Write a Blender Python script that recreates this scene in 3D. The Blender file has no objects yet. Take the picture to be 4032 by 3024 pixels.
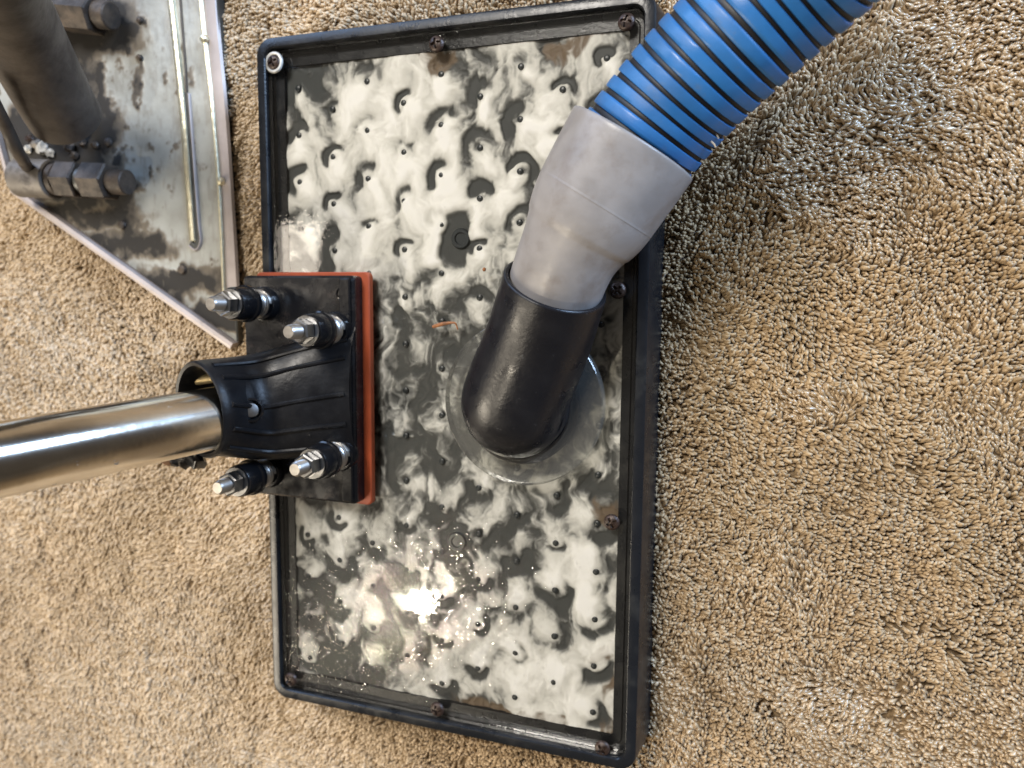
import bpy, bmesh, math, random
import numpy as np
from mathutils import Matrix, Vector

random.seed(7)
RNG = np.random.default_rng(11)
scn = bpy.context.scene
col = scn.collection
PI = math.pi

# ------------------------------------------------------------------ camera
ZO = 0.030                                     # the clear lid lies 30 mm above the carpet backing
CAM = np.array([0.17834864, 0.05153363, 0.3848422 + ZO])
EUL = (-0.10778489, 0.3424468, 0.00929227)
cam = bpy.data.cameras.new('camera')
cam.sensor_fit = 'HORIZONTAL'; cam.sensor_width = 36.0
cam.lens = 36.0 * 3028 / 4032
cam.clip_start = 0.01; cam.clip_end = 50
cam.dof.use_dof = True
cam.dof.focus_distance = 0.375
cam.dof.aperture_fstop = 7.0
camo = bpy.data.objects.new('camera', cam)
camo.location = CAM; camo.rotation_mode = 'XYZ'; camo.rotation_euler = EUL
col.objects.link(camo); scn.camera = camo
ROT = np.array(camo.rotation_euler.to_matrix())
S = 2212 / 4032

def direction(px, py):
    return ROT @ np.array([(px / S - 2016) / 3028, -(py / S - 1512) / 3028, -1.0])
def at(px, py, z=0.0):
    """point of the photograph at height z above the lid plane"""
    d = direction(px, py); p = CAM + d * ((z + ZO - CAM[2]) / d[2]); p[2] = z + ZO
    return p
def atd(px, py, depth):
    return CAM + direction(px, py) * depth
def rad(pix, depth):
    return pix * depth / (3028 * S)

# ------------------------------------------------------------------ light
w = bpy.data.worlds.new('World'); scn.world = w; w.use_nodes = True
bg = w.node_tree.nodes['Background']
bg.inputs[0].default_value = (1.0, 0.86, 0.70, 1); bg.inputs[1].default_value = 0.10

def area(name, loc, target, sx, sy, power, color, shape='RECTANGLE'):
    l = bpy.data.lights.new(name, 'AREA'); l.shape = shape; l.size = sx
    if shape in ('RECTANGLE', 'ELLIPSE'): l.size_y = sy
    l.energy = power; l.color = color
    o = bpy.data.objects.new(name, l); col.objects.link(o); o.location = loc
    o.rotation_euler = (Vector(target) - Vector(loc)).to_track_quat('-Z', 'Y').to_euler()
    return o
def mirror(px, py, dist):
    h = at(px, py, 0.0015); d = direction(px, py); d = d / np.linalg.norm(d); d[2] = -d[2]
    return h + d * dist
area('ceiling_spot', mirror(905, 1300, 1.6), (0, -0.05, 0), 0.045, 0.045, 4.6, (1.0, 0.88, 0.70), 'DISK')
area('ceiling_panel', mirror(640, 575, 1.7), (-0.05, 0.05, 0), 0.22, 0.11, 0.45, (1.0, 0.88, 0.74))
area('window_daylight', (-1.25, 1.55, 0.95), (0, 0, 0), 0.9, 1.1, 15.0, (0.42, 0.62, 1.0))
area('side_fill', (-1.25, -0.75, 0.8), (-0.25, -0.1, 0), 0.6, 0.6, 12.0, (1.0, 0.88, 0.70))  # added warm fill that brightens the carpet on the left, not a window
area('sheen_light', (1.05, 0.75, 0.42), (0.25, 0.12, 0), 0.5, 0.5, 19.0, (0.48, 0.68, 1.0))  # added blue light for the sheen on the right-hand pile, not a window
area('overhead_fill', (-0.45, 1.5, 2.2), (0, 0, 0), 0.8, 0.8, 48.0, (1.0, 0.94, 0.86))  # added overhead fill to brighten the foam, outside the lid's mirror range
scn.view_settings.view_transform = 'Standard'
scn.view_settings.look = 'None'
scn.view_settings.exposure = 0.62
scn.view_settings.gamma = 1.0
scn.cycles.max_bounces = 10; scn.cycles.transparent_max_bounces = 16
scn.cycles.caustics_reflective = False; scn.cycles.caustics_refractive = False
scn.cycles.sample_clamp_indirect = 4.0

# ------------------------------------------------------------------ noise in numpy
def vnoise(x, y, seed):
    r = np.random.default_rng(seed); T = r.random((256, 256))
    xi = np.floor(x).astype(int); yi = np.floor(y).astype(int); fx = x - xi; fy = y - yi
    fx = fx * fx * fx * (fx * (fx * 6 - 15) + 10); fy = fy * fy * fy * (fy * (fy * 6 - 15) + 10)
    a = T[xi % 256, yi % 256]; b = T[(xi + 1) % 256, yi % 256]
    c = T[xi % 256, (yi + 1) % 256]; d = T[(xi + 1) % 256, (yi + 1) % 256]
    return (a * (1 - fx) + b * fx) * (1 - fy) + (c * (1 - fx) + d * fx) * fy
def fbm(x, y, seed, octs=4, gain=.5):
    s = 0; a = 1; t = 0
    for k in range(octs):
        s = s + a * vnoise(x * 2 ** k + 17.3 * k, y * 2 ** k + 5.1 * k, seed + k); t += a; a *= gain
    return s / t
def sstep(a, b, x):
    t = np.clip((x - a) / (b - a), 0, 1); return t * t * (3 - 2 * t)

# ------------------------------------------------------------------ materials
def nt(name):
    m = bpy.data.materials.new(name); m.use_nodes = True
    N = m.node_tree.nodes; return m, N, m.node_tree.links, N['Principled BSDF']
def mat(name, color, rough=.5, metal=0.0, spec=.5, var=0.0, vscale=60, bump=0.0, bscale=400, dirt=None, coat=0.0,
        scratch=0.0, rvar=0.0):
    m, N, L, b = nt(name)
    b.inputs['Roughness'].default_value = rough; b.inputs['Metallic'].default_value = metal
    b.inputs['Specular IOR Level'].default_value = spec; b.inputs['Coat Weight'].default_value = coat
    tc = N.new('ShaderNodeTexCoord'); base = None
    rgb = N.new('ShaderNodeRGB'); rgb.outputs[0].default_value = (*color, 1); base = rgb.outputs[0]
    if var:
        n = N.new('ShaderNodeTexNoise'); n.inputs['Scale'].default_value = vscale; n.inputs['Detail'].default_value = 6
        L.new(tc.outputs['Object'], n.inputs['Vector'])
        h = N.new('ShaderNodeHueSaturation'); L.new(base, h.inputs['Color'])
        mr = N.new('ShaderNodeMapRange'); mr.inputs['From Min'].default_value = .3; mr.inputs['From Max'].default_value = .7
        mr.inputs['To Min'].default_value = 1 - var; mr.inputs['To Max'].default_value = 1 + var
        L.new(n.outputs[0], mr.inputs[0]); L.new(mr.outputs[0], h.inputs['Value']); base = h.outputs[0]
    if dirt:
        dc, dscale, lo, hi = dirt
        n = N.new('ShaderNodeTexNoise'); n.inputs['Scale'].default_value = dscale; n.inputs['Detail'].default_value = 8
        n.inputs['Roughness'].default_value = .65
        L.new(tc.outputs['Object'], n.inputs['Vector'])
        mr = N.new('ShaderNodeMapRange'); mr.inputs['From Min'].default_value = lo; mr.inputs['From Max'].default_value = hi
        L.new(n.outputs[0], mr.inputs[0])
        mx = N.new('ShaderNodeMix'); mx.data_type = 'RGBA'; L.new(mr.outputs[0], mx.inputs[0]); L.new(base, mx.inputs[6])
        mx.inputs[7].default_value = (*dc, 1); base = mx.outputs[2]
        if metal:
            mm = N.new('ShaderNodeMath'); mm.operation = 'MULTIPLY_ADD'; L.new(mr.outputs[0], mm.inputs[0])
            mm.inputs[1].default_value = -metal; mm.inputs[2].default_value = metal; L.new(mm.outputs[0], b.inputs['Metallic'])
            rr = N.new('ShaderNodeMath'); rr.operation = 'MULTIPLY_ADD'; L.new(mr.outputs[0], rr.inputs[0])
            rr.inputs[1].default_value = .7 - rough; rr.inputs[2].default_value = rough; L.new(rr.outputs[0], b.inputs['Roughness'])
    L.new(base, b.inputs['Base Color'])
    if rvar:
        n = N.new('ShaderNodeTexNoise'); n.inputs['Scale'].default_value = 90; n.inputs['Detail'].default_value = 7
        L.new(tc.outputs['Object'], n.inputs['Vector'])
        mr = N.new('ShaderNodeMapRange'); mr.inputs['From Min'].default_value = .3; mr.inputs['From Max'].default_value = .7
        mr.inputs['To Min'].default_value = max(.02, rough - rvar); mr.inputs['To Max'].default_value = rough + rvar
        L.new(n.outputs[0], mr.inputs[0]); L.new(mr.outputs[0], b.inputs['Roughness'])
    if bump:
        n = N.new('ShaderNodeTexNoise'); n.inputs['Scale'].default_value = bscale; n.inputs['Detail'].default_value = 4
        L.new(tc.outputs['Object'], n.inputs['Vector'])
        bp = N.new('ShaderNodeBump'); bp.inputs['Strength'].default_value = bump; bp.inputs['Distance'].default_value = .001
        L.new(n.outputs[0], bp.inputs['Height']); L.new(bp.outputs[0], b.inputs['Normal'])
    return m

M = {}
M['black'] = mat('black_plastic', (.012, .013, .015), .32, spec=.5, rvar=.12, bump=.15, bscale=900, dirt=((.05, .048, .042), 55, .58, .85))
M['blackgloss'] = mat('black_wet_plastic', (.006, .006, .007), .20, spec=.45, rvar=.08, bump=.08, bscale=260)
M['spout'] = mat('black_scuffed_pipe', (.008, .008, .010), .34, spec=.32, rvar=.13, bump=.12, bscale=500, dirt=((.10, .10, .10), 240, .64, .82))
M['socket'] = mat('black_moulding', (.006, .006, .007), .40, spec=.32, rvar=.12, bump=.2, bscale=320, dirt=((.035, .032, .028), 90, .60, .85))
M['plate'] = mat('black_plate', (.007, .007, .008), .24, spec=.4, rvar=.13, bump=.12, bscale=180, dirt=((.045, .035, .03), 70, .56, .80))
M['red'] = mat('red_rubber', (.33, .056, .014), .55, var=.25, vscale=40)
M['cuff'] = mat('grey_rubber', (.245, .230, .222), .40, var=.18, vscale=45, bump=.18, bscale=160, dirt=((.17, .14, .12), 55, .50, .78), rvar=.1)
M['blue'] = mat('blue_hose', (.020, .128, .345), .40, var=.2, vscale=50, bump=.1, bscale=300, dirt=((.07, .12, .2), 90, .60, .85), rvar=.12)
M['groove'] = mat('black_hose_groove', (.006, .006, .007), .5)
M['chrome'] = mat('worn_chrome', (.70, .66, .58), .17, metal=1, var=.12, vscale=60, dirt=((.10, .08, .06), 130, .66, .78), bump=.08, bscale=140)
M['zinc'] = mat('zinc_steel', (.50, .48, .45), .33, metal=1, var=.2, vscale=200, dirt=((.05, .045, .04), 260, .62, .8))
M['zincdark'] = mat('dark_zinc', (.30, .30, .30), .3, metal=1, var=.3, vscale=200)
M['rust'] = mat('rusty_screw', (.035, .020, .014), .38, metal=.3, var=.5, vscale=400, bump=.4, bscale=700)
M['brass'] = mat('brass_pin', (.62, .50, .28), .4, metal=.6, var=.2, vscale=200)
M['washer'] = mat('soapy_washer', (.42, .41, .38), .3, var=.35, vscale=300)
M['floor'] = mat('dark_grey_plate', (.03, .034, .034), .4, var=.3, vscale=60)
M['peg'] = mat('peg_dark', (.016, .021, .024), .35)
M['pipe'] = mat('grimy_grey_pipe', (.070, .060, .052), .48, metal=.25, var=.4, vscale=30, dirt=((.022, .015, .011), 32, .42, .66), bump=.35, bscale=150)
M['brownmetal'] = mat('grimy_brass_fitting', (.055, .040, .029), .55, metal=.2, var=.5, vscale=90, dirt=((.018, .013, .010), 110, .45, .66), bump=.5, bscale=240)
M['greymetal'] = mat('grimy_grey_fitting', (.15, .135, .12), .55, metal=.2, var=.3, vscale=60, dirt=((.03, .024, .02), 80, .52, .72), bump=.4, bscale=200)
M['edge'] = mat('dull_sheet_edge', (.38, .335, .32), .5, metal=.3, var=.12, vscale=60, dirt=((.16, .12, .09), 90, .62, .8))
M['bead'] = mat('bright_solder', (.85, .80, .60), .38, metal=1, bump=.4, bscale=200, var=.15, vscale=200)
M['slot'] = mat('dark_slot', (.05, .05, .045), .4, var=.4, vscale=90)
M['stem'] = mat('dry_orange_stem', (.30, .12, .04), .6, var=.4, vscale=600)
M['lint'] = mat('pale_lint', (.55, .45, .32), .8)

def paint_reflections(m):  # dark streaks in the metal colour stand in for room reflections
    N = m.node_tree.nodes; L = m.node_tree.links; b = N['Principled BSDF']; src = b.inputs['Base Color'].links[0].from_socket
    a = N.new('ShaderNodeAttribute'); a.attribute_name = 'reflection'
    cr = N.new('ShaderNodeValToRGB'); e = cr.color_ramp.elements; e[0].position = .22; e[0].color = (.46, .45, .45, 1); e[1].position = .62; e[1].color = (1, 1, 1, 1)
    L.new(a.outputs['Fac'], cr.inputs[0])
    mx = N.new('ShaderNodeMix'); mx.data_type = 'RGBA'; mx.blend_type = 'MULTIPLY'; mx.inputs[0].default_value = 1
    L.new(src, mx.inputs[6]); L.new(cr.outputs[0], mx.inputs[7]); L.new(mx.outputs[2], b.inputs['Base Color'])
paint_reflections(M['chrome'])
def glass_mat(name, tint, rough, bump, bscale, ior=1.45, patch=False, haze=0.0):
    m = bpy.data.materials.new(name); m.use_nodes = True
    N = m.node_tree.nodes; L = m.node_tree.links; N.remove(N['Principled BSDF'])
    out = N['Material Output']
    tr = N.new('ShaderNodeBsdfTransparent'); tr.inputs[0].default_value = (*tint, 1)
    gl = N.new('ShaderNodeBsdfGlossy'); gl.inputs['Roughness'].default_value = rough; gl.inputs['Color'].default_value = (1, 1, 1, 1)
    fr = N.new('ShaderNodeFresnel'); fr.inputs['IOR'].default_value = ior
    tc = N.new('ShaderNodeTexCoord'); geo = N.new('ShaderNodeNewGeometry')
    if bump:
        n = N.new('ShaderNodeTexNoise'); n.inputs['Scale'].default_value = bscale; n.inputs['Detail'].default_value = 1.2
        n.inputs['Roughness'].default_value = .5
        L.new(tc.outputs['Object'], n.inputs['Vector'])
        bp = N.new('ShaderNodeBump'); bp.inputs['Strength'].default_value = bump; bp.inputs['Distance'].default_value = .001
        L.new(n.outputs[0], bp.inputs['Height']); L.new(bp.outputs[0], gl.inputs['Normal']); L.new(bp.outputs[0], fr.inputs['Normal'])
        if patch:
            n2 = N.new('ShaderNodeTexNoise'); n2.inputs['Scale'].default_value = 28; n2.inputs['Detail'].default_value = 4
            L.new(tc.outputs['Object'], n2.inputs['Vector'])
            mr = N.new('ShaderNodeMapRange'); mr.inputs['From Min'].default_value = .40; mr.inputs['From Max'].default_value = .62
            mr.inputs['To Min'].default_value = bump * .10; mr.inputs['To Max'].default_value = bump
            L.new(n2.outputs[0], mr.inputs[0]); L.new(mr.outputs[0], bp.inputs['Strength'])
            mr2 = N.new('ShaderNodeMapRange'); mr2.inputs['From Min'].default_value = .35; mr2.inputs['From Max'].default_value = .65
            mr2.inputs['To Min'].default_value = rough * .5; mr2.inputs['To Max'].default_value = rough * 2.2
            L.new(n2.outputs[0], mr2.inputs[0]); L.new(mr2.outputs[0], gl.inputs['Roughness'])
    g2 = N.new('ShaderNodeBsdfGlossy'); g2.inputs['Roughness'].default_value = .24
    gm = N.new('ShaderNodeMixShader'); gm.inputs[0].default_value = .045 if patch else 0.0
    L.new(gl.outputs[0], gm.inputs[1]); L.new(g2.outputs[0], gm.inputs[2])
    mx = N.new('ShaderNodeMixShader'); L.new(fr.outputs[0], mx.inputs[0]); L.new(tr.outputs[0], mx.inputs[1]); L.new(gm.outputs[0], mx.inputs[2])
    res_ = mx.outputs[0]
    if haze:
        df = N.new('ShaderNodeBsdfDiffuse'); df.inputs[0].default_value = (.75, .75, .72, 1)
        hm = N.new('ShaderNodeMixShader'); hm.inputs[0].default_value = haze; L.new(res_, hm.inputs[1]); L.new(df.outputs[0], hm.inputs[2]); res_ = hm.outputs[0]
    L.new(res_, out.inputs['Surface'])
    return m
M['lid'] = glass_mat('clear_acrylic', (.992, .994, .99), .012, .07, 240, 1.36, True)
M['disc'] = glass_mat('clear_disc', (.90, .90, .88), .14, .2, 300, 1.45, False, .045)
M['water'] = glass_mat('water', (.97, .97, .97), .02, 0, 1, 1.45)

# ------------------------------------------------------------------ object helpers
def link(o, parent=None, **kw):
    col.objects.link(o)
    if parent is not None: o.parent = parent
    for k, v in kw.items(): o[k] = v
    return o
def thing(name, loc, label, cat, group=None):
    o = bpy.data.objects.new(name, None); o.location = loc; o.empty_display_size = .02
    link(o, None, label=label, category=cat)
    if group: o['group'] = group
    return o
def origin_of(p):
    v = Vector((0, 0, 0))
    while p is not None: v += p.location; p = p.parent
    return np.array(v)
def mesh_obj(name, V, F, m, parent=None, smooth=True, angle=40, at0=None, **kw):
    V = np.asarray(V, float)
    o0 = origin_of(parent)
    loc = np.zeros(3) if at0 is None else np.asarray(at0, float) - o0
    me = bpy.data.meshes.new(name)
    me.from_pydata((V - (o0 + loc)).tolist(), [], [list(map(int, f)) for f in F]); me.update()
    finish(me, m, smooth, angle)
    o = bpy.data.objects.new(name, me); o.location = loc
    return link(o, parent, **kw)
def finish(me, m, smooth=True, angle=40):
    bm = bmesh.new(); bm.from_mesh(me); bmesh.ops.recalc_face_normals(bm, faces=bm.faces); bm.to_mesh(me); bm.free()
    me.polygons.foreach_set('use_smooth', [smooth] * len(me.polygons))
    if smooth: me.set_sharp_from_angle(angle=math.radians(angle))
    me.materials.append(m)
class MB:
    def __init__(s): s.V = []; s.F = []
    def add(s, V, F):
        k = len(s.V); s.V += [tuple(v) for v in V]; s.F += [[i + k for i in f] for f in F]; return s
    def build(s, name, m, parent=None, **kw): return mesh_obj(name, s.V, s.F, m, parent, **kw)
def frames(P):
    P = np.asarray(P, float); T = np.gradient(P, axis=0); T /= np.linalg.norm(T, axis=1)[:, None]
    u = np.cross(T[0], [0, 0, 1.0]);
    if np.linalg.norm(u) < 1e-3: u = np.array([1.0, 0, 0])
    u /= np.linalg.norm(u); U = []; W = []
    for t in T:
        u = u - t * (u @ t); u /= np.linalg.norm(u); U.append(u); W.append(np.cross(t, u))
    return T, np.array(U), np.array(W)
def sweep(P, R, n=48, cap0=False, cap1=False):
    P = np.asarray(P, float); T, U, W = frames(P); V = []; F = []
    R = np.broadcast_to(R, (len(P),))
    th = np.arange(n) * 2 * PI / n
    for p, r, u, w_ in zip(P, R, U, W):
        for a in th: V.append(p + r * (math.cos(a) * u + math.sin(a) * w_))
    for i in range(len(P) - 1):
        for j in range(n):
            k = (j + 1) % n; F.append((i * n + j, i * n + k, (i + 1) * n + k, (i + 1) * n + j))
    if cap0: F.append(tuple(range(n))[::-1])
    if cap1: F.append(tuple(range((len(P) - 1) * n, len(P) * n)))
    return V, F
def lathe(prof, c=(0, 0, 0), n=32, axis=(0, 0, 1), cap=True):
    """profile of (radius, height) turned about an axis through c"""
    c = np.array(c, float); a = np.array(axis, float); a /= np.linalg.norm(a)
    u = np.cross(a, [0, 1.0, 0]) if abs(a[1]) < .9 else np.cross(a, [1.0, 0, 0]); u /= np.linalg.norm(u); v = np.cross(a, u)
    V = []; F = []
    for r, h in prof:
        for j in range(n):
            t = 2 * PI * j / n; V.append(c + a * h + r * (math.cos(t) * u + math.sin(t) * v))
    for i in range(len(prof) - 1):
        for j in range(n):
            k = (j + 1) % n; F.append((i * n + j, i * n + k, (i + 1) * n + k, (i + 1) * n + j))
    if cap:
        F.append(tuple(range(n))[::-1]); F.append(tuple(range((len(prof) - 1) * n, len(prof) * n)))
    return V, F
def rrect(hx, hy, r, z, cx=0, cy=0, n=8):
    pts = []
    for sx, sy, a0 in ((1, 1, 0), (-1, 1, PI / 2), (-1, -1, PI), (1, -1, 1.5 * PI)):
        for k in range(n + 1):
            a = a0 + k / n * PI / 2
            pts.append((cx + sx * (hx - r) + r * math.cos(a), cy + sy * (hy - r) + r * math.sin(a), z))
    return pts
def loft(loops, cap0=True, cap1=True, closed=False):
    n = len(loops[0]); V = [p for l in loops for p in l]; F = []
    m = len(loops)
    for i in range(m if closed else m - 1):
        i2 = (i + 1) % m
        for j in range(n):
            k = (j + 1) % n; F.append((i * n + j, i * n + k, i2 * n + k, i2 * n + j))
    if not closed and cap0: F.append(tuple(range(n))[::-1])
    if not closed and cap1: F.append(tuple(range((m - 1) * n, m * n)))
    return V, F
def bez(pts, n):
    """Catmull-Rom through points"""
    P = np.asarray(pts, float); P = np.vstack([2 * P[0] - P[1], P, 2 * P[-1] - P[-2]]); out = []
    m = len(P) - 3
    for q in np.linspace(0, m - 1e-9, n):
        i = int(q); t = q - i; a, b, c, d = P[i:i + 4]
        out.append(.5 * (2 * b + (c - a) * t + (2 * a - 5 * b + 4 * c - d) * t * t + (3 * b - a - 3 * c + d) * t ** 3))
    return np.array(out)

# ------------------------------------------------------------------ carpet
def carpet_material():
    m, N, L, b = nt('carpet_yarn')
    oi = N.new('ShaderNodeObjectInfo'); cr = N.new('ShaderNodeValToRGB')
    e = cr.color_ramp.elements
    e[0].position = 0; e[0].color = (.285, .200, .108, 1); e[1].position = 1; e[1].color = (.475, .362, .228, 1)
    x = e.new(.55); x.color = (.375, .277, .165, 1)
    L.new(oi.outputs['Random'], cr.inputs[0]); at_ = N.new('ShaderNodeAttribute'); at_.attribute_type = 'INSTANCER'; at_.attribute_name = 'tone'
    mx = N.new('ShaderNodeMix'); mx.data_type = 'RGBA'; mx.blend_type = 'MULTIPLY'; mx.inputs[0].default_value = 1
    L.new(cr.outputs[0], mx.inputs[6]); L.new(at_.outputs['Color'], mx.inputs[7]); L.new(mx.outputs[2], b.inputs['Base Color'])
    wt = N.new('ShaderNodeAttribute'); wt.attribute_type = 'INSTANCER'; wt.attribute_name = 'wet'
    L.new(wt.outputs['Fac'], b.inputs['Coat Weight']); b.inputs['Coat Roughness'].default_value = .22
    b.inputs['Roughness'].default_value = .45; b.inputs['Specular IOR Level'].default_value = .45
    b.inputs['Sheen Weight'].default_value = .25; b.inputs['Sheen Roughness'].default_value = .4
    return m
M['yarn'] = carpet_material()
M['backing'] = mat('carpet_backing', (.20, .135, .07), .9, var=.4, vscale=300, bump=1, bscale=500)
V = [(-2.5, -2.5, 0), (2.5, -2.5, 0), (2.5, 2.5, 0), (-2.5, 2.5, 0)]
mesh_obj('carpet', V, [(0, 1, 2, 3)], M['backing'], kind='structure', label='beige carpet under the cleaning tools')

yarns = bpy.data.collections.new('yarn_shapes')
for q in range(8):
    r = random.Random(q); n = 8; rings = 7; V = []; F = []
    h = .0054 + .0009 * r.random(); lean = .0006 + .0020 * q / 7; side = r.uniform(-.0007, .0007)
    tw = r.uniform(2.5, 4.5); r0 = .00074
    for i in range(rings):
        t = i / (rings - 1); c = (lean * t ** 1.7, side * t * t, h * (t - .18 * t ** 3))
        rr = r0 * (.85 + .35 * t) * (1 if t < .7 else (.90 if i < rings - 1 else .50))
        for j in range(n):
            a = 2 * PI * j / n; k = rr * (1 + .30 * math.cos(2 * a - tw * t * 2))
            V.append((c[0] + k * math.cos(a), c[1] + k * math.sin(a), c[2] + (0.0004 * math.cos(a) * -t)))
    for i in range(rings - 1):
        for j in range(n):
            k = (j + 1) % n; F.append((i * n + j, i * n + k, (i + 1) * n + k, (i + 1) * n + j))
    F.append(tuple(range((rings - 1) * n, rings * n)))
    me = bpy.data.meshes.new('yarn'); me.from_pydata(V, [], F); me.update()
    me.polygons.foreach_set('use_smooth', [True] * len(me.polygons)); me.materials.append(M['yarn'])
    yarns.objects.link(bpy.data.objects.new('yarn', me))

def carpet_pile():
    def grid(x0, x1, y0, y1, sp):
        gx = np.arange(x0, x1, sp); gy = np.arange(y0, y1, sp * .9)
        X, Y = np.meshgrid(gx, gy); X = X + (np.arange(len(gy)) % 2)[:, None] * sp / 2
        return (X + RNG.normal(0, sp * .20, X.shape)).ravel(), (Y + RNG.normal(0, sp * .20, Y.shape)).ravel()
    X, Y = grid(-.47, .36, -.40, .31, .00152)
    X2, Y2 = grid(-.70, .62, -.62, .52, .0026)
    o = ~((X2 > -.47) & (X2 < .36) & (Y2 > -.40) & (Y2 < .31)); n1 = len(X)
    X = np.r_[X, X2[o]]; Y = np.r_[Y, Y2[o]]; grow = np.r_[np.ones(n1), np.full(o.sum(), 1.45)]
    keep = ~((np.abs(X) < .110) & (np.abs(Y) < .192))
    A, B, C, D = [np.array(q) for q in WAND_IN]
    ins = np.ones(len(X), bool)
    for p, q in ((A, B), (B, C), (C, D), (D, A)):
        ins &= ((q[0] - p[0]) * (Y - p[1]) - (q[1] - p[1]) * (X - p[0])) > .012 * np.hypot(*(q - p)[:2])
    keep &= ~ins
    clump = fbm(X * 55, Y * 55, 60, 3)
    keep &= ~((clump < .27) & (RNG.random(len(X)) < .55))
    X = X[keep]; Y = Y[keep]; grow = grow[keep]; n = len(X)
    big = fbm(X * 9 + 3, Y * 9, 40, 3); mid = fbm(X * 38, Y * 38, 44, 3)
    left = sstep(.10, -.12, X)
    flat = sstep(.52, .64, fbm(X * 11 + 31, Y * 11 + 7, 47, 3)) * .6
    for px, py, sx, sy, v in ((1930, 330, .060, .040, 1), (2100, 120, .045, .035, .9), (1790, 1520, .040, .024, .9), (1740, 880, .018, .009, .9), (2050, 700, .04, .02, .5), (330, 610, .05, .04, .8), (600, 1230, .03, .04, .8), (120, 760, .05, .03, .6)):
        c = at(px, py, -.026); d = np.hypot((X - c[0]) / sx, (Y - c[1]) / sy); flat = np.maximum(flat, v * sstep(1.5, .5, d + (mid - .5) * 1.6))
    phi = (1 - left) * (math.radians(25) + (big - .5) * 4.0 + flat * (math.radians(193))) + left * (math.radians(262) + (big - .5) * 3.0)
    phi = phi + (mid - .5) * (3.0 - 1.8 * flat) + RNG.normal(0, .45, n)
    tilt = .20 + .95 * fbm(X * 13 + 8, Y * 13, 50, 3) + RNG.normal(0, .15, n)
    tilt = np.clip(tilt - .18 + .35 * flat, 0, 1.1)
    rot = np.stack([RNG.normal(0, .16, n), tilt * .55, phi], 1)
    sc = RNG.normal(1.0, .12, n).clip(.7, 1.35)
    sc *= (.86 + .30 * fbm(X * 70, Y * 70, 61, 2)) * grow
    Z = RNG.normal(0, .0004, n) + .0022 * (fbm(X * 30, Y * 30, 70, 2) - .5) * 2 + .0018 * (fbm(X * 120, Y * 120, 73, 2) - .5) * 2 - .0003
    shade = np.zeros(n)  # shadow beside the tools, painted as darker tuft colour
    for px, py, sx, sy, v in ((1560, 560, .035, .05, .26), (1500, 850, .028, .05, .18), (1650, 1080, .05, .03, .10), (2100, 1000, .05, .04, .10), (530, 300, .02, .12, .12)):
        c = at(px, py, -.026); d = np.hypot((X - c[0]) / sx, (Y - c[1]) / sy); shade = np.maximum(shade, v * sstep(1.7, .4, d + (mid - .5) * 1.4))
    lit_side = left * (.27 + .10 * sstep(.45, .65, fbm(X * 20, Y * 12, 88, 3)))  # brighter light on the left side, painted into the tuft colour
    tone = (1 - shade + lit_side + .22 * (fbm(X * 24, Y * 24, 77, 3) - .5))[:, None] * np.stack([np.ones(n), 1 + .05 * left - .035 * (1 - left) - .05 * shade, 1 + .16 * left - .09 * (1 - left) - .25 * shade], 1)
    me = bpy.data.meshes.new('carpet_pile'); me.vertices.add(n)
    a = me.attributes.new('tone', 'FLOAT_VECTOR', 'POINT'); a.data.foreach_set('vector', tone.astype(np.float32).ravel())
    me.vertices.foreach_set('co', np.stack([X, Y, Z], 1).astype(np.float32).ravel())
    a = me.attributes.new('rot', 'FLOAT_VECTOR', 'POINT'); a.data.foreach_set('vector', rot.astype(np.float32).ravel())
    a = me.attributes.new('sc', 'FLOAT', 'POINT'); a.data.foreach_set('value', sc.astype(np.float32))
    a = me.attributes.new('wet', 'FLOAT', 'POINT'); a.data.foreach_set('value', np.clip(flat * 1.3 - .15, 0, 1).astype(np.float32))
    idx = np.clip((tilt * 7 + RNG.normal(0, 1.5, n)), 0, 7).astype(np.int32)
    a = me.attributes.new('pick', 'INT', 'POINT'); a.data.foreach_set('value', idx)
    o = bpy.data.objects.new('carpet_pile', me)
    link(o, None, kind='stuff', label='beige twisted cut pile covering the whole carpet')
    ng = bpy.data.node_groups.new('pile', 'GeometryNodeTree')
    ng.interface.new_socket('Geometry', in_out='INPUT', socket_type='NodeSocketGeometry')
    ng.interface.new_socket('Geometry', in_out='OUTPUT', socket_type='NodeSocketGeometry')
    N = ng.nodes; L = ng.links
    gi = N.new('NodeGroupInput'); go = N.new('NodeGroupOutput'); ip = N.new('GeometryNodeInstanceOnPoints')
    ci = N.new('GeometryNodeCollectionInfo'); ci.inputs['Collection'].default_value = yarns
    ci.inputs['Separate Children'].default_value = True; ci.inputs['Reset Children'].default_value = True
    def attr(nm, t):
        q = N.new('GeometryNodeInputNamedAttribute'); q.data_type = t; q.inputs['Name'].default_value = nm
        return q.outputs['Attribute']
    L.new(gi.outputs[0], ip.inputs['Points']); L.new(ci.outputs[0], ip.inputs['Instance'])
    ip.inputs['Pick Instance'].default_value = True
    L.new(attr('pick', 'INT'), ip.inputs['Instance Index'])
    e2r = N.new('FunctionNodeEulerToRotation'); L.new(attr('rot', 'FLOAT_VECTOR'), e2r.inputs[0]); L.new(e2r.outputs[0], ip.inputs['Rotation'])
    L.new(attr('sc', 'FLOAT'), ip.inputs['Scale'])
    L.new(ip.outputs[0], go.inputs[0])
    md = o.modifiers.new('pile', 'NODES'); md.node_group = ng
    return o
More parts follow.
